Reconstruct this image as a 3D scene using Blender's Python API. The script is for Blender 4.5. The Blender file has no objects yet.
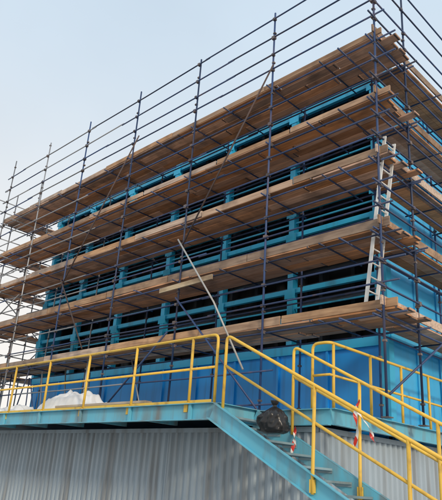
import bpy, bmesh, math, random
from mathutils import Vector, Matrix, noise
random.seed(7)
EYE=1.6
def P(a,b,h): return Vector((-a,b,h+EYE))
scene=bpy.context.scene

# ------------------------------------------------------------ materials
def newmat(name):
    m=bpy.data.materials.new(name); m.use_nodes=True
    nt=m.node_tree; nt.nodes.clear()
    out=nt.nodes.new('ShaderNodeOutputMaterial'); bs=nt.nodes.new('ShaderNodeBsdfPrincipled')
    nt.links.new(bs.outputs[0],out.inputs[0]); return m,nt,bs
def N(nt,t,**k):
    n=nt.nodes.new(t)
    for a,b in k.items(): setattr(n,a,b)
    return n
def mixc(nt,f,a,b,blend='MIX'):
    n=N(nt,'ShaderNodeMix',data_type='RGBA',blend_type=blend)
    for i,v in ((0,f),(6,a),(7,b)):
        if hasattr(v,'is_output'): nt.links.new(v,n.inputs[i])
        else: n.inputs[i].default_value=v if i==0 else (*v,1)
    return n.outputs[2]
def ramp(nt,src,p0,p1):
    r=N(nt,'ShaderNodeMapRange'); r.inputs[1].default_value=p0; r.inputs[2].default_value=p1
    nt.links.new(src,r.inputs[0]); return r.outputs[0]
def noisetex(nt,scale,detail=4,stretch=None):
    tc=N(nt,'ShaderNodeTexCoord'); src=tc.outputs['Object']
    if stretch:
        mp=N(nt,'ShaderNodeMapping'); mp.inputs['Scale'].default_value=stretch
        nt.links.new(src,mp.inputs[0]); src=mp.outputs[0]
    n=N(nt,'ShaderNodeTexNoise'); n.inputs['Scale'].default_value=scale; n.inputs['Detail'].default_value=detail
    nt.links.new(src,n.inputs['Vector']); return n.outputs['Fac']
def paint(name,col,dirt=(.12,.09,.07),amount=.45,rough=.5,metal=0,island=.15,stretch=(1,1,.25),lo=.52,hi=.75,scale=3,streak=0):
    m,nt,bs=newmat(name)
    f=ramp(nt,noisetex(nt,scale,5,stretch),lo,hi)
    mu=N(nt,'ShaderNodeMath',operation='MULTIPLY'); nt.links.new(f,mu.inputs[0]); mu.inputs[1].default_value=amount
    c=mixc(nt,mu.outputs[0],col,dirt)
    f2=ramp(nt,noisetex(nt,.9,2),.35,.7)
    fade=tuple(min(1,x*1.18+.02) for x in col)
    mu2=N(nt,'ShaderNodeMath',operation='MULTIPLY'); nt.links.new(f2,mu2.inputs[0]); mu2.inputs[1].default_value=.45
    c=mixc(nt,mu2.outputs[0],c,fade)
    if streak:
        f3=ramp(nt,noisetex(nt,4.5,3,(1,1,.06)),.56,.7)
        mu3=N(nt,'ShaderNodeMath',operation='MULTIPLY'); nt.links.new(f3,mu3.inputs[0]); mu3.inputs[1].default_value=streak
        c=mixc(nt,mu3.outputs[0],c,dirt)
    g=N(nt,'ShaderNodeNewGeometry'); mr=N(nt,'ShaderNodeMapRange')
    mr.inputs[3].default_value=1-island; mr.inputs[4].default_value=1+island
    nt.links.new(g.outputs['Random Per Island'],mr.inputs[0])
    hs=N(nt,'ShaderNodeHueSaturation'); nt.links.new(mr.outputs[0],hs.inputs['Value']); nt.links.new(c,hs.inputs['Color'])
    nt.links.new(hs.outputs[0],bs.inputs['Base Color'])
    bs.inputs['Roughness'].default_value=rough; bs.inputs['Metallic'].default_value=metal
    return m
def wood(name,c1,c2,isl=.35,sat=(1.2,.75)):
    m,nt,bs=newmat(name)
    f=ramp(nt,noisetex(nt,6,5,(.25,3,3)),.3,.7)
    c=mixc(nt,f,c1,c2)
    st=ramp(nt,noisetex(nt,1.6,6),.48,.68)
    mu=N(nt,'ShaderNodeMath',operation='MULTIPLY'); nt.links.new(st,mu.inputs[0]); mu.inputs[1].default_value=.6
    c=mixc(nt,mu.outputs[0],c,(.12,.08,.06))
    g=N(nt,'ShaderNodeNewGeometry')
    mr=N(nt,'ShaderNodeMapRange'); mr.inputs[3].default_value=1-isl; mr.inputs[4].default_value=1+isl
    nt.links.new(g.outputs['Random Per Island'],mr.inputs[0])
    ms=N(nt,'ShaderNodeMath',operation='MULTIPLY'); ms.inputs[1].default_value=17.31; nt.links.new(g.outputs['Random Per Island'],ms.inputs[0])
    fr=N(nt,'ShaderNodeMath',operation='FRACT'); nt.links.new(ms.outputs[0],fr.inputs[0])
    mr2=N(nt,'ShaderNodeMapRange'); mr2.inputs[3].default_value=sat[0]; mr2.inputs[4].default_value=sat[1]
    nt.links.new(fr.outputs[0],mr2.inputs[0])
    hs=N(nt,'ShaderNodeHueSaturation'); nt.links.new(mr.outputs[0],hs.inputs['Value']); nt.links.new(mr2.outputs[0],hs.inputs['Saturation']); nt.links.new(c,hs.inputs['Color'])
    nt.links.new(hs.outputs[0],bs.inputs['Base Color']); bs.inputs['Roughness'].default_value=.85
    bp=N(nt,'ShaderNodeBump'); bp.inputs['Strength'].default_value=.3; bp.inputs['Distance'].default_value=.01
    nt.links.new(f,bp.inputs['Height']); nt.links.new(bp.outputs[0],bs.inputs['Normal'])
    return m
M_navy=paint('navy_scaffold_paint',(.018,.045,.13),dirt=(.15,.085,.06),amount=.6,rough=.5,island=.5,scale=5)
M_galv=paint('galvanised_tube',(.28,.29,.31),dirt=(.14,.10,.08),amount=.5,rough=.45,metal=.4,island=.35)
M_rust=paint('rusty_tube',(.075,.055,.055),dirt=(.13,.06,.04),amount=.6,rough=.8,island=.3)
M_clamp=paint('coupler_steel',(.12,.10,.10),dirt=(.16,.07,.04),amount=.7,rough=.6,metal=.3,island=.5)
M_board=wood('scaffold_board_wood',(.62,.34,.20),(.38,.195,.11),.36)
M_toe=wood('toeboard_wood',(.50,.335,.22),(.30,.185,.12),.4,(1.2,.65))
M_pale=wood('pale_timber',(.62,.52,.38),(.46,.36,.25),.12)
M_cyan=paint('cyan_painted_steel',(.02,.39,.66),dirt=(.04,.14,.22),amount=.5,rough=.4,island=.22,streak=.35)
M_blue=paint('blue_cladding',(.008,.29,.76),dirt=(.02,.13,.32),amount=.6,rough=.4,island=.12,stretch=(1,1,.12),streak=.4)
M_lblue=paint('light_blue_cladding',(.035,.40,.76),dirt=(.06,.22,.4),amount=.55,rough=.45,island=.1,stretch=(1,1,.12),streak=.5)
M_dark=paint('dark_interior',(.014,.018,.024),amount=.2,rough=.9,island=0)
M_fill=paint('dark_fill_pack',(.045,.06,.08),dirt=(.01,.01,.012),amount=.8,rough=.9,island=.7,lo=.4,hi=.6)
M_platc=paint('pale_cyan_steel',(.12,.44,.58),dirt=(.20,.14,.10),amount=.75,rough=.5,island=.12,lo=.46,hi=.68,streak=.35)
M_grat=paint('steel_grating',(.22,.32,.36),dirt=(.1,.08,.06),amount=.5,rough=.6,island=.2)
M_yel=paint('yellow_handrail_paint',(.76,.48,.065),dirt=(.26,.16,.07),amount=.7,rough=.5,island=.12,scale=6,stretch=(1,1,1))
M_corr=paint('corrugated_sheet_grey',(.34,.42,.49),dirt=(.20,.20,.20),amount=.6,rough=.55,island=.0,stretch=(1.5,1.5,.1),lo=.42,hi=.75,streak=.45)
M_alu=paint('aluminium_ladder_metal',(.74,.74,.72),amount=.3,rough=.4,metal=.1,island=.05)
M_gpole=paint('grey_tube',(.44,.44,.43),dirt=(.2,.17,.15),amount=.5,rough=.5,metal=.1,island=.1)
M_black=paint('black_polythene',(.012,.012,.014),dirt=(.03,.03,.03),amount=.3,rough=.3,island=0)
M_white=paint('white_sheet',(.72,.73,.74),dirt=(.4,.38,.34),amount=.5,rough=.6,island=0,stretch=(1,1,1))
M_ground=paint('concrete_yard',(.40,.37,.335),dirt=(.22,.2,.19),amount=.6,rough=.9,island=0,stretch=(1,1,1),scale=.6)
def tapemat():
    m,nt,bs=newmat('red_white_tape')
    tc=N(nt,'ShaderNodeTexCoord'); w=N(nt,'ShaderNodeTexWave',bands_direction='DIAGONAL'); w.inputs['Scale'].default_value=1.9
    nt.links.new(tc.outputs['Object'],w.inputs[0])
    gt=N(nt,'ShaderNodeMath',operation='GREATER_THAN'); gt.inputs[1].default_value=.5; nt.links.new(w.outputs['Fac'],gt.inputs[0])
    nt.links.new(mixc(nt,gt.outputs[0],(.75,.73,.71),(.55,.03,.02)),bs.inputs['Base Color']); bs.inputs['Roughness'].default_value=.4
    return m
M_tape=tapemat()

# ------------------------------------------------------------ geometry batches
def empty(name):
    e=bpy.data.objects.new(name,None); scene.collection.objects.link(e); return e
class B:
    def __init__(s): s.v=[]; s.f=[]; s.sm=[]
    def box_axes(s,c,ex,ey,ez):
        i=len(s.v)
        for z in (-1,1):
            for y in (-1,1):
                for x in (-1,1): s.v.append(c+ex*x+ey*y+ez*z)
        for q in ((0,2,3,1),(4,5,7,6),(0,1,5,4),(2,6,7,3),(0,4,6,2),(1,3,7,5)):
            s.f.append([i+k for k in q]); s.sm.append(False)
    def box(s,p,q):
        p=Vector(p);q=Vector(q); c=(p+q)/2; d=(q-p)/2
        s.box_axes(c,Vector((abs(d.x),0,0)),Vector((0,abs(d.y),0)),Vector((0,0,abs(d.z))))
    def beam(s,p,q,w,t,up=Vector((0,0,1)),roll=0):
        p=Vector(p);q=Vector(q); d=q-p; L=d.length; d.normalize()
        side=d.cross(up).normalized(); u=side.cross(d).normalized()
        if roll:
            c,sn=math.cos(roll),math.sin(roll); side,u=side*c+u*sn,u*c-side*sn
        s.box_axes((p+q)/2,d*(L/2),side*(w/2),u*(t/2))
    def tube(s,pts,r,n=8):
        pts=[Vector(x) for x in pts]; rings=[]
        prev=None
        for k,pt in enumerate(pts):
            if k==0: d=pts[1]-pt
            elif k==len(pts)-1: d=pt-pts[k-1]
            else: d=(pts[k+1]-pt).normalized()+(pt-pts[k-1]).normalized()
            d.normalize()
            if prev is None:
                ref=Vector((0,0,1)) if abs(d.z)<.9 else Vector((1,0,0))
                u=d.cross(ref).normalized()
            else:
                u=(prev-d*prev.dot(d)).normalized()
            prev=u; w=d.cross(u)
            i=len(s.v); rings.append(i)
            for j in range(n):
                t=2*math.pi*j/n; s.v.append(pt+(u*math.cos(t)+w*math.sin(t))*r)
        for a,b in zip(rings,rings[1:]):
            for j in range(n):
                s.f.append([a+j,a+(j+1)%n,b+(j+1)%n,b+j]); s.sm.append(True)
        s.f.append([rings[0]+j for j in range(n)][::-1]); s.sm.append(False)
        s.f.append([rings[-1]+j for j in range(n)]); s.sm.append(False)
    def obj(s,name,mat,parent=None):
        me=bpy.data.meshes.new(name); me.from_pydata([tuple(v) for v in s.v],[],s.f)
        me.polygons.foreach_set('use_smooth',s.sm); me.materials.append(mat); me.update()
        o=bpy.data.objects.new(name,me); scene.collection.objects.link(o)
        if parent: o.parent=parent
        return o
def rr(a,b): return random.uniform(a,b)

# ------------------------------------------------------------ ground
g=B(); S=600
g.v=[Vector((-S,-S,0)),Vector((S,-S,0)),Vector((S,S,0)),Vector((-S,S,0))]; g.f=[[0,1,2,3]]; g.sm=[False]
g.obj('ground',M_ground)

# ------------------------------------------------------------ scaffold
LIFT=[3.28,5.00,6.68,8.18,9.90]
BAY=3.06; A0=5.64; NB=6; AE=A0+BAY*NB
BO=10.0; BI=11.4; AI=6.5
sc=empty('scaffolding')
navy=B(); galv=B(); cl=B(); boards=B(); toe=B(); rust=B()
R=.0245
BASE=1.27
def clamp(p):
    s=rr(.8,1.25)
    cl.box_axes(Vector(p),Vector((.043*s,0,0)),Vector((0,.045,0)),Vector((0,0,.038*s)))
def std(a,b,top,bat):
    t=rr(-.04,.04); u=rr(-.03,.03)
    bat.tube([P(a,b,BASE),P(a+t*.5,b+u,6),P(a+t,b,top)],R*1.08)
    cl.box(P(a-.08,b-.08,BASE-.02),P(a+.08,b+.08,BASE))
    z=BASE+.4
    while z<top:
        cl.box_axes(P(a,b,z),Vector((.036,0,0)),Vector((0,.036,0)),Vector((0,0,.022))); z+=1.0
outA=[A0+BAY*k for k in range(NB+1)]
for k,a in enumerate(outA):
    std(a,BO,[13.6,12.4,12.35,12.55,12.6,12.8,13.0][k],navy if k<5 else galv)
    if k>0: std(a+rr(-.1,.1),BI,10.95+rr(0,.3),navy if k<4 else galv)
rightB=[BI,BI+3.0,BI+6.0,BI+9.0]
for i,b in enumerate(rightB):
    std(A0,b,13.4 if i==0 else 12.5,navy)
    if i: std(AI,b,11.0,navy)
std(AI,BI-.1,11.2,navy)
leftB=[BI,BI+3,BI+6,BI+9]
for b in leftB:
    std(AE,b,12.6,galv); std(AE-1.1,b+.1,11.3,galv)
std(AE+.25,BO+.5,11.5,galv)
def ledger(h,b,bat,a1=A0-.3,a2=AE+.35):
    a=a1-rr(0,.25)
    while a<a2-.2:
        e=min(a2,a+rr(5.2,6.4))
        bt_=bat if (a<13 or random.random()<.45) else galv
        h0=h+rr(-.025,.025); h1=h+rr(-.025,.025); mid=(h0+h1)/2-rr(0,.02)
        bt_.tube([P(a,b,h0),P((a+e)/2,b+rr(-.01,.01),mid),P(e,b,h1)],R*.88)
        a=e-rr(.1,.4)
for L in LIFT:
    ledger(L-.09,BO+.055,navy); ledger(L-.09,BI-.055,navy)
    for dh in (.52,1.02):
        ledger(L+dh,BO-.055,navy)
        for a in outA: clamp(P(a,BO-.03,L+dh))
    for a in outA: clamp(P(a,BO+.03,L-.09))
    if L<9: ledger(L+1.0,BI+.055,navy,A0+.9)
    a=A0+.05; k=0
    while a<AE+.1:
        j=0 if k%2==0 else rr(-.25,.25)
        navy.tube([P(a+j,BO-rr(.06,.22),L-.04),P(a+j,BI+.22,L-.04)],R*.8); a+=BAY/2; k+=1
    for aa in (A0+.055,AI-.055): navy.tube([P(aa,BO-.3,L-.14),P(aa,rightB[-1]+.3,L-.14)],R*.9)
    for dh in (.45,.97):
        navy.tube([P(A0-.055,BO-.35,L+dh),P(A0-.055,rightB[-1]+.3,L+dh)],R*.9)
        for b in [BO]+rightB: clamp(P(A0-.03,b,L+dh))
    b=BI+.1
    while b<rightB[-1]+.1:
        navy.tube([P(A0-.2,b,L-.055),P(AI+.12,b,L-.055)],R*.85); b+=1.5
    for aa in (AE+.055,AE-1.05): galv.tube([P(aa,BO-.3,L-.14),P(aa,leftB[-1]+.3,L-.14)],R*.9)
    for dh in (.5,1.0): galv.tube([P(AE+.055,BO-.35,L+dh),P(AE+.055,leftB[-1]+.3,L+dh)],R*.9)
for h in (11.5,12.15):
    ledger(h,BO-.055,navy)
    for a in outA[:]: clamp(P(a,BO-.03,h))
    navy.tube([P(A0-.055,BO-.4,h+.05),P(A0-.055,rightB[-1],h+.05)],R*.9)
for h in (1.6,2.3): ledger(h,BO-.05,navy,A0+2.8)
navy.tube([P(A0+BAY,BO-.08,BASE+.2),P(A0+2*BAY,BO-.08,LIFT[0]+1.2)],R)
navy.tube([P(A0+3*BAY,BO-.08,BASE+.1),P(A0+2*BAY+.2,BO-.08,LIFT[0]+.3)],R)
navy.tube([P(A0,BO+.1,LIFT[0]-1.6),P(A0,BI+2.9,LIFT[0]+.9)],R)
zz=[(BO,BASE),(BI+1.6,LIFT[1]),(BO,LIFT[2]+.5),(BI+1.6,LIFT[4])]
for p,q in zip(zz,zz[1:]): galv.tube([P(AE+.1,*p),P(AE+.1,*q)],R)
galv.tube([P(AE-BAY,BO-.1,LIFT[0]-1),P(AE,BO-.1,LIFT[1])],R)
galv.tube([P(AE-BAY,BO-.1,LIFT[2]-.6),P(AE,BO-.1,LIFT[1]-.3)],R)
for k in range(12):
    a=rr(11.5,23); s=rr(-1.2,1.2); bb=rr(BO-.1,BI)
    (galv if k%2 else navy).tube([P(a,bb,BASE),P(a+s,bb+rr(-.1,.1),rr(2.6,3.6))],R*.9)
rust.tube([P(8.6,BO-.12,10.5),P(11.65,BO-.12,5.95)],.023)
rust.tube([P(14.4,BO-.12,10.55),P(17.9,BO-.12,5.8)],.023)
rust.tube([P(17.9,BO-.14,6.1),P(15.9,BO-.14,3.5)],.023)
pale=B()
pale.tube([P(11.8,BO-.16,6.15),P(10.2,BO-.16,4.1),P(9.1,BO-.16,2.35)],.024)
def deck_a(a1,a2,b1,b2,h):
    n=int((b2-b1)/.232); w=(b2-b1)/n
    for j in range(n):
        a=a1-rr(0,.3)+rr(0,.15); b=b1+j*w; first=True
        while a<a2:
            e=min(a+(rr(1.2,3.9) if first else 3.9),a2+rr(0,.25)); z=h+rr(0,.02); first=False
            s=rr(-.018,.018)
            boards.beam(P(a,b+w/2,z+.022+s),P(e-.025,b+w/2,z+.022-s),w-rr(.014,.034),.04,roll=rr(-.03,.03))
            # galvanised end band
            if a<14: cl.beam(P(a+.02,b+w/2,z+.022+s),P(a+.055,b+w/2,z+.022+s),w-.012,.044)
            a=e
def deck_b(b1,b2,a1,a2,h):
    n=max(1,int((a2-a1)/.232)); w=(a2-a1)/n
    for j in range(n):
        b=b1-rr(0,.03); a=a1+j*w
        while b<b2:
            e=min(b+3.9,b2); z=h+rr(0,.012)
            boards.beam(P(a+w/2,b,z+.02),P(a+w/2,e-.015,z+.02),w-rr(.012,.025),.04); b=e
for i,L in enumerate(LIFT):
    deck_a(A0-.15,AE+.1,BO+.03,BI-.09,L)
    deck_b(BI-.02,rightB[-1]+.2,A0+.03,AI-.04,L+.006)
    deck_b(BI-.02,leftB[-1]+.2,AE-1.02,AE-.03,L+.006)
    hh=.19 if i<3 else .15
    a=A0-rr(.1,.35)
    while a<AE:
        e=min(a+rr(2.4,3.9),AE+.2)
        o=rr(0,.02); c=L+.045+hh/2+rr(-.01,.02)
        toe.beam(P(a,BO+.045+o,c+rr(-.02,.02)),P(e-.02,BO+.045+o,c+rr(-.02,.02)),.036,hh*rr(.88,1.08),roll=rr(-.09,.09))
        a=e+rr(-.0,.05)
    b=BO-.1
    while b<rightB[-1]:
        e=min(b+3.9,rightB[-1]+.2)
        toe.beam(P(A0-.005,b,L+.16+rr(-.01,.02)),P(A0-.005,e-.02,L+.16+rr(-.01,.02)),.036,.19); b=e
navy.obj('blue_tubes',M_navy,sc); galv.obj('galvanised_tubes',M_galv,sc); cl.obj('couplers_and_base_plates',M_clamp,sc)
boards.obj('deck_boards',M_board,sc); toe.obj('toe_boards',M_toe,sc); rust.obj('rusty_braces',M_rust,sc); pale.obj('grey_brace',M_gpole,sc)

pl=B(); pl.beam(P(12.4,BO-.13,4.76),P(10.35,BO-.13,4.80),.04,.13); pl.obj('timber_plank',M_pale)

# ladder
lad=B(); f0=P(6.15,BO+.16,3.34); f1=P(5.56,BO+.16,7.2); off=Vector((0,.40,0))
d=(f1-f0).normalized()
for o in (Vector((0,0,0)),off): lad.beam(f0+o,f1+o,.03,.075,up=Vector((1,0,0)))
n=13
for k in range(n):
    p=f0.lerp(f1,(k+.5)/n); lad.tube([p,p+off],.017)
lad.obj('aluminium_ladder',M_alu)

# ------------------------------------------------------------ cooling tower building
bt=empty('cooling_tower_building')
FA,FB=6.72,22.6; WB=12.0; BB=21.0; ROOF=11.15; PLAT=1.25
cy=B(); bl=B(); lb=B(); dk=B(); fl=B()
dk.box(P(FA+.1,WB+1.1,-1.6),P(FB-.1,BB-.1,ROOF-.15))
a=FA+.3
while a<FB:
    fl.box(P(a,WB+.75,3.2),P(a+.12,WB+1.08,ROOF-.3)); a+=rr(.6,1.1)
a=FA+.07
while a<FB-.1:
    e=min(a+1.53,FB-.1); bl.box(P(a,WB+.02,-1.6),P(e-.012,WB+.08,3.1))
    bl.box(P(a-.03,WB-.04,PLAT),P(a+.03,WB+.018,3.1))
    a=e
cy.box(P(FA+.02,WB-.06,3.104),P(FB,WB+.2,3.36))
cols=[]; a=FA+.12
while a<FB+.1: cols.append(a); a+=2.62
for a in cols:
    cy.box(P(a-.09,WB-.09,3.364),P(a+.09,WB+.12,ROOF-.2))
    for h in (3.75,4.6,5.45,6.2,6.95,7.8,8.55,9.35,10.05):
        cy.box(P(a-.17,WB-.105,h),P(a+.17,WB-.093,h+.26))
levels=[3.9,4.75,5.6,6.35,7.1,7.95,8.7,9.5,10.2,10.75]
for i,h in enumerate(levels):
    hh=.2 if i%2==0 else .13
    cy.box(P(FA+.03,WB-.055,h),P(FB,WB+.05,h+hh))
    if i%2==0: cy.box(P(FA+.03,WB+.052,h+hh-.02),P(FB,WB+.25,h+hh))
    cy.box(P(FA+.03,WB-.02,h+.42),P(FB,WB+.02,h+.46))
for i,h in enumerate(levels):
    for q in (.0,.42):
        a=FA+.05
        while a<FB:
            e=min(a+2.62,FB)
            p=P(a,WB+.35,h+q+.25); qv=P(e-.03,WB+.35,h+q+.25)
            c=(p+qv)/2
            if random.random()>.06:
                fl.box_axes(c,(qv-p)/2,Vector((0,.16,.13)),Vector((0,-.006,.007)))
            a=e
cy.box(P(FA-.05,WB-.1,ROOF-.2),P(FB+.05,WB+.3,ROOF))
lb.box(P(FA-.05,WB+.302,ROOF-.12),P(FB+.05,BB+.05,ROOF-.004))
def sidewall(a,out):
    b=WB+.1
    while b<BB:
        e=min(b+1.2,BB)
        lb.box(P(a,b,-1.6),P(a+out*.05,e-.012,ROOF-.2))
        lb.box(P(a+out*.052,b-.025,-1.6),P(a+out*.085,b+.025,ROOF-.2))
        b=e
    for h in (3.2,5.6,7.9,10.3):
        cy.box(P(a+out*.087,WB-.05,h),P(a+out*.15,BB,h+.16))
sidewall(FA,-1); sidewall(FB,1)
cy.box(P(FA-.12,WB-.12,PLAT),P(FA+.1,WB+.1,ROOF-.202))
cy.obj('painted_frame',M_cyan,bt); bl.obj('lower_cladding',M_blue,bt); lb.obj('side_cladding_and_roof',M_lblue,bt)
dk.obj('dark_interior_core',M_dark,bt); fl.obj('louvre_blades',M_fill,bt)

# ------------------------------------------------------------ platform
pf=empty('steel_platform')
pc=B(); gr=B()
PE=7.6; A1=7.65; AL=34; AR=6.0; PB=8.75
def chan(bt_,p,q,hh,inward):
    bt_.beam(p-Vector((0,0,hh/2)),q-Vector((0,0,hh/2)),.012,hh)
    for z in (-.008,-hh+.008):
        bt_.beam(p+inward*.046+Vector((0,0,z)),q+inward*.046+Vector((0,0,z)),.078,.014)
Y=Vector((0,1,0)); X=Vector((1,0,0))
chan(pc,P(AL,PE,PLAT+.03),P(A1,PE,PLAT+.03),.30,-Y)
chan(pc,P(A1-.02,PE,PLAT+.03),P(A1-.02,PB,PLAT+.03),.30,X)
chan(pc,P(A1-.05,PB,PLAT+.02),P(AR,PB,PLAT+.02),.28,-Y)
chan(pc,P(AR,PB,PLAT+.03),P(AR,22,PLAT+.03),.28,X)
gr.box(P(AL,PE+.01,PLAT-.04),P(A1,PB-.003,PLAT-.002))
gr.box(P(AL,PB,PLAT-.04),P(AR+.02,WB-.1,PLAT-.002))
gr.box(P(FA-.15,WB-.097,PLAT-.04),P(AR+.02,22,PLAT-.002))
a=A1+.6
while a<AL:
    pc.beam(P(a,PE+.02,PLAT-.13),P(a,PB+.1,PLAT-.13),.07,.16)
    pc.box(P(a-.035,PE-.012,PLAT-.26),P(a+.035,PE-.055,PLAT+.02))
    a+=1.8
pc.obj('edge_beams',M_platc,pf); gr.obj('floor_grating',M_grat,pf)

# corrugated wall
cw=B(); pitch=.2
def corr(start,length,dirv,outv,z0,z1):
    n=round(length/pitch); i0=len(cw.v); xs=[]
    for k in range(n):
        for t,o in ((0,0),(.36,0),(.5,1),(.86,1)): xs.append(((k+t)*pitch,o))
    xs.append((n*pitch,0))
    for x,o in xs:
        p=start+dirv*x+outv*(.045*o)
        cw.v.append(Vector((p.x,p.y,z0))); cw.v.append(Vector((p.x,p.y,z1)))
    for k in range(len(xs)-1):
        i=i0+2*k; cw.f.append([i,i+2,i+3,i+1]); cw.sm.append(False)
ZT=EYE+PLAT-.27; W=8.85; AC=6.3
corr(P(AC+29.6,W,0),29.6,X,-Y,0,ZT)
corr(P(AC,W,0),13,Y,X,0,ZT)
cw.box((-36,W-.07,ZT-.09),(-AC+.03,W-.05,ZT))
cw.box((-AC+.05,W-.07,ZT-.09),(-AC+.07,W+13,ZT))
cw.box((-AC-.05,W-.062,0),(-AC+.062,W-.05,ZT-.092)); cw.box((-AC+.05,W-.048,0),(-AC+.062,W+.06,ZT-.092))
a=7.2
while a<30:
    cw.box((-a-.012,W-.052,0),(-a+.012,W-.047,ZT-.1)); a+=3.0
# P() adds the eye height, so lift wall vertices back: corr() uses absolute z values
cw.obj('corrugated_metal_wall',M_corr)

# ------------------------------------------------------------ guardrails
RH=1.28; r=.028
gy=B()
def elbow(p,corner,q,rad=.12,n=4):
    p=Vector(p);corner=Vector(corner);q=Vector(q)
    d1=(p-corner).normalized(); d2=(q-corner).normalized(); out=[]
    for k in range(n+1):
        t=k/n; s=corner+d1*rad; e=corner+d2*rad
        out.append(s*(1-t)**2+corner*2*t*(1-t)+e*t*t)
    return out
RB=PE+.05
posts=[8.4+1.76*k for k in range(14)]
top=PLAT+RH
gy.tube([P(AL-1,RB,top)]+elbow(P(AL,RB,top),P(A1+.08,RB,top),P(A1+.08,RB,PLAT))+[P(A1+.08,RB,PLAT)],r,10)
gy.tube([P(AL-1,RB,PLAT+RH*.53),P(A1+.08,RB,PLAT+RH*.53)],r*.85,10)
for a in posts:
    gy.tube([P(a,RB,PLAT-.1),P(a+rr(-.015,.015),RB,top)],r,10); gy.box(P(a-.05,RB-.07,PLAT-.12),P(a+.05,RB-.035,PLAT+.06))
gy.box(P(AL-1,RB-.01,PLAT+.04),P(A1+.15,RB-.004,PLAT+.10))
gy.obj('yellow_guardrail',M_yel)
g2=B(); aR=AR+.08; t2=top-.08
g2.tube([P(6.45,8.83,PLAT),*elbow(P(6.45,8.83,PLAT),P(6.45,8.83,t2),P(aR,8.83,t2)),*elbow(P(6.45,8.83,t2),P(aR,8.83,t2),P(aR,20,t2)),P(aR,21,t2)],r,10)
g2.tube([P(6.45,8.83,PLAT+.62),P(aR,8.83,PLAT+.62),P(aR,21,PLAT+.62)],r*.85,10)
for b in (8.95,10.2,11.4,12.6,13.8,15,16.5,18): g2.tube([P(aR,b,PLAT-.1),P(aR,b,t2)],r,10)
g2.obj('yellow_guardrail',M_yel)

# ------------------------------------------------------------ staircase
st=empty('steel_staircase')
sb=B(); tr=B(); hr=B()
ang=math.radians(27.5); tn=math.tan(ang)
SA=A1-.03; near=7.52; far=8.62
H0=PLAT+.03
a_end=SA-(H0+EYE)/tn
for b,inn in ((near,1),(far,-1)):
    p=P(SA,b,H0-.15); q=P(a_end,b,-EYE-.12)
    sb.beam(p,q,.014,.27)
    upv=(q-p).normalized().cross(Vector((0,1,0))).normalized()
    if upv.z<0: upv=-upv
    for s_ in (.142,-.142):
        sb.beam(p+upv*s_+Vector((0,.034*-inn,0)),q+upv*s_+Vector((0,.034*-inn,0)),.082,.013)
ns=15; rise=(PLAT+EYE)/ns
for k in range(1,ns):
    h=PLAT-rise*k; a=SA-rise*k/tn+.08
    tr.box(P(a+.02,near+.01,h-.035),P(a-.0,far-.01,h))
    for j in range(7): tr.box(P(a+.05+j*.04,near+.01,h-.03),P(a+.056+j*.04,far-.01,h-.002))
    for j in range(6):
        bb=near+.1+j*.18; tr.box(P(a+.021,bb,h-.012),P(a+.30,bb+.008,h-.003))
    tr.box(P(a+.30,near+.01,h-.035),P(a+.315,far-.01,h))
    for b in (near+.012,far-.02):
        tr.box(P(a,b,h-.075),P(a+.315,b+.008,h-.036))
def slope_h(a): return PLAT-(SA-a)*tn
for b,at,plist in ((near,7.38,(5.45,3.95,2.7)),(far,6.72,(5.35,4.05,2.9))):
    tp=P(at,b,slope_h(at)+.05 if b>8 else PLAT-.1)
    c1=P(at,b,PLAT+(1.2 if b<8 else 1.14))
    base=c1.z-EYE
    endA=a_end+.3
    def hz(a): return base-(at-a)*tn
    q=P(endA,b,hz(endA))
    hr.tube([tp,*elbow(tp,c1,q,.14,5),q],r,10)
    hr.tube([P(at,b,base-.55),P(endA,b,hz(endA)-.55)],r*.85,10)
    for a in plist:
        hr.tube([P(a,b-.03,slope_h(a)-.22),P(a,b-.03,slope_h(a)+.1),P(a,b,hz(a))],r,10)
        hr.box(P(a-.045,b-.05,slope_h(a)-.2),P(a+.045,b-.015,slope_h(a)-.02))
sb.obj('stringers',M_platc,st); tr.obj('treads',M_grat,st); hr.obj('handrails',M_yel,st)

# ------------------------------------------------------------ bits and pieces
def sheet(name,ca,cb,ch,la,lb_,hgt,seed,mat):
    bm=bmesh.new(); nx,ny=90,40; rows=[]
    for j in range(ny+1):
        row=[]
        for i in range(nx+1):
            u=i/nx*2-1; v=j/ny*2-1
            q=Vector((u*la*1.2+seed,v*lb_*2,seed))
            e=max(0,1-abs(u)**4)*max(0,1-abs(v)**3)
            fold=1-abs(noise.noise(q*2.3+Vector((0,0,u))))*2.6
            z=e*(hgt*(.55+.75*noise.noise(q*.9))+.13*fold+.03*noise.noise(q*5))
            w=noise.noise(Vector((u*2.5,v*2.5,seed)))*.2
            row.append(bm.verts.new((u*la*(1+w),v*lb_*(1+w),max(.0,z))))
        rows.append(row)
    for j in range(ny):
        for i in range(nx): bm.faces.new((rows[j][i],rows[j][i+1],rows[j+1][i+1],rows[j+1][i]))
    me=bpy.data.meshes.new(name); bm.to_mesh(me); bm.free()
    for p in me.polygons: p.use_smooth=True
    me.materials.append(mat); o=bpy.data.objects.new(name,me); o.location=P(ca,cb,ch); scene.collection.objects.link(o)
sheet('white_tarpaulin',13.3,8.3,PLAT+.004,1.5,.55,.60,3.1,M_white)
sheet('white_tarpaulin',16.6,8.35,PLAT+.004,1.1,.5,.50,8.4,M_white)
bc=P(6.72,8.12,.80)
bm=bmesh.new(); rows=[]
prof=[(.02,0),(.16,.0),(.235,.03),(.275,.10),(.28,.18),(.25,.27),(.19,.345),(.11,.40),(.045,.435),(.032,.46),(.06,.50),(.075,.545)]
fine=[]
for (r0,z0),(r1,z1) in zip(prof,prof[1:]):
    for s in range(3): t=s/3; fine.append((r0+(r1-r0)*t,z0+(z1-z0)*t))
fine.append(prof[-1])
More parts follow.
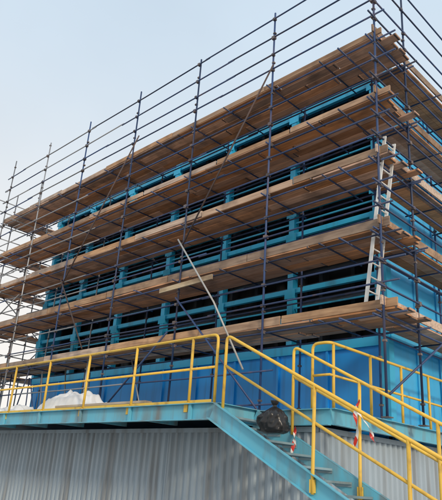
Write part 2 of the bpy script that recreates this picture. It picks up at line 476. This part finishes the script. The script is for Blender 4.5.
for (rad,z) in fine:
    row=[]
    for j in range(64):
        th=2*math.pi*j/64; d=Vector((math.cos(th),math.sin(th),0)); q=d*1.1+Vector((0,0,z*4))
        pleat=math.sin(th*9+3*noise.noise(q*1.3))*.05*min(1,z*3)+abs(noise.noise(q*2.3))*.22-.06+.25*noise.noise(q*.8)
        rr_=rad*(1+pleat); row.append(bm.verts.new((d.x*rr_,d.y*rr_*.9,z)))
    rows.append(row)
for a_,b_ in zip(rows,rows[1:]):
    for j in range(64): bm.faces.new((a_[j],a_[(j+1)%64],b_[(j+1)%64],b_[j]))
bm.faces.new(rows[0][::-1]); bm.faces.new(rows[-1])
me=bpy.data.meshes.new('black_rubbish_bag'); bm.to_mesh(me); bm.free()
for p in me.polygons: p.use_smooth=True
me.materials.append(M_black); o=bpy.data.objects.new('black_rubbish_bag',me); o.location=bc; scene.collection.objects.link(o)
ts=B()
for j in range(6):
    ts.beam(P(9.9+rr(-.2,.2),7.8+.1*(j%2),PLAT+.04+.055*(j//2)),P(13.4+rr(-.3,.3),7.8+.1*(j%2),PLAT+.04+.055*(j//2)),.095,.05)
ts.obj('timber_stack',M_pale)
def tape(name,pts,w=.075):
    v=[]
    n=26; P0=[Vector(p) for p in pts]
    for k in range(n+1):
        t=k/n*(len(P0)-1); i=min(int(t),len(P0)-2); u=t-i
        p=P0[i].lerp(P0[i+1],u); an=k*.35+noise.noise(p*3)*2
        s=Vector((math.cos(an)*.6,math.sin(an)*.6,.5)).normalized()*w/2
        v+= [p-s,p+s]
    b=B(); b.v=v; b.f=[[2*k,2*k+1,2*k+3,2*k+2] for k in range(n)]; b.sm=[True]*n
    return b.obj(name,M_tape)
tape('barrier_tape',[P(6.62,8.56,.95),P(6.6,8.55,.75),P(6.64,8.5,.5),P(6.55,8.56,.32)])
tape('barrier_tape',[P(5.33,8.55,1.35),P(5.38,8.52,1.1),P(5.33,8.5,.85),P(5.42,8.55,.62)],.09)
tape('barrier_tape',[P(5.35,8.55,1.2),P(5.15,8.52,.95),P(5.05,8.55,.7)])

# ------------------------------------------------------------ world, sun, camera
w=bpy.data.worlds.new("World"); scene.world=w; w.use_nodes=True
nt=w.node_tree; nt.nodes.clear()
out=nt.nodes.new('ShaderNodeOutputWorld'); bg=nt.nodes.new('ShaderNodeBackground')
sky=nt.nodes.new('ShaderNodeTexSky'); sky.sky_type='NISHITA'; sky.sun_disc=False
EL=math.radians(22); AZ=math.radians(112)
sky.sun_elevation=EL; sky.sun_rotation=AZ; sky.dust_density=2
tc=nt.nodes.new('ShaderNodeTexCoord'); nz=nt.nodes.new('ShaderNodeTexNoise'); nz.inputs['Scale'].default_value=1.6; nz.inputs['Detail'].default_value=5
nt.links.new(tc.outputs['Generated'],nz.inputs['Vector'])
mr=nt.nodes.new('ShaderNodeMapRange'); mr.inputs[1].default_value=.3; mr.inputs[2].default_value=.7; mr.inputs[3].default_value=.80; mr.inputs[4].default_value=.95
nt.links.new(nz.outputs['Fac'],mr.inputs[0])
sep=nt.nodes.new('ShaderNodeSeparateXYZ'); nt.links.new(tc.outputs['Generated'],sep.inputs[0])
el=nt.nodes.new('ShaderNodeMapRange'); el.interpolation_type='SMOOTHSTEP'; el.inputs[1].default_value=.15; el.inputs[2].default_value=.72
nt.links.new(sep.outputs[2],el.inputs[0])
haze=mixc(nt,el.outputs[0],(10.1,9.7,9.2),(7.2,8.6,9.9))
col=mixc(nt,mr.outputs[0],(1,1,1),haze)
mx=col.node; nt.links.new(sky.outputs[0],mx.inputs[6])
nt.links.new(col,bg.inputs[0]); bg.inputs[1].default_value=.1; nt.links.new(bg.outputs[0],out.inputs[0])
sd=Vector((math.sin(AZ)*math.cos(EL),math.cos(AZ)*math.cos(EL),math.sin(EL)))
l=bpy.data.lights.new('sun','SUN'); l.energy=1.9; l.angle=math.radians(8); l.color=(1,.84,.64)
lo=bpy.data.objects.new('sun',l); lo.rotation_euler=sd.to_track_quat('Z','Y').to_euler(); scene.collection.objects.link(lo)
cd=bpy.data.cameras.new('camera'); cam=bpy.data.objects.new('camera',cd); scene.collection.objects.link(cam)
cd.sensor_width=36; cd.sensor_fit='AUTO'; cd.lens=594/500*36; cd.clip_end=3000
x=Vector((.7153,.6957,.0657)).normalized(); z=Vector((.6670,-.6518,-.3611)); z=(z-x*z.dot(x)).normalized(); y=z.cross(x)
M=Matrix((x,y,z)).transposed().to_4x4(); M.translation=Vector((0,0,EYE)); cam.matrix_world=M
scene.camera=cam
scene.view_settings.view_transform='Standard'; scene.view_settings.look='None'
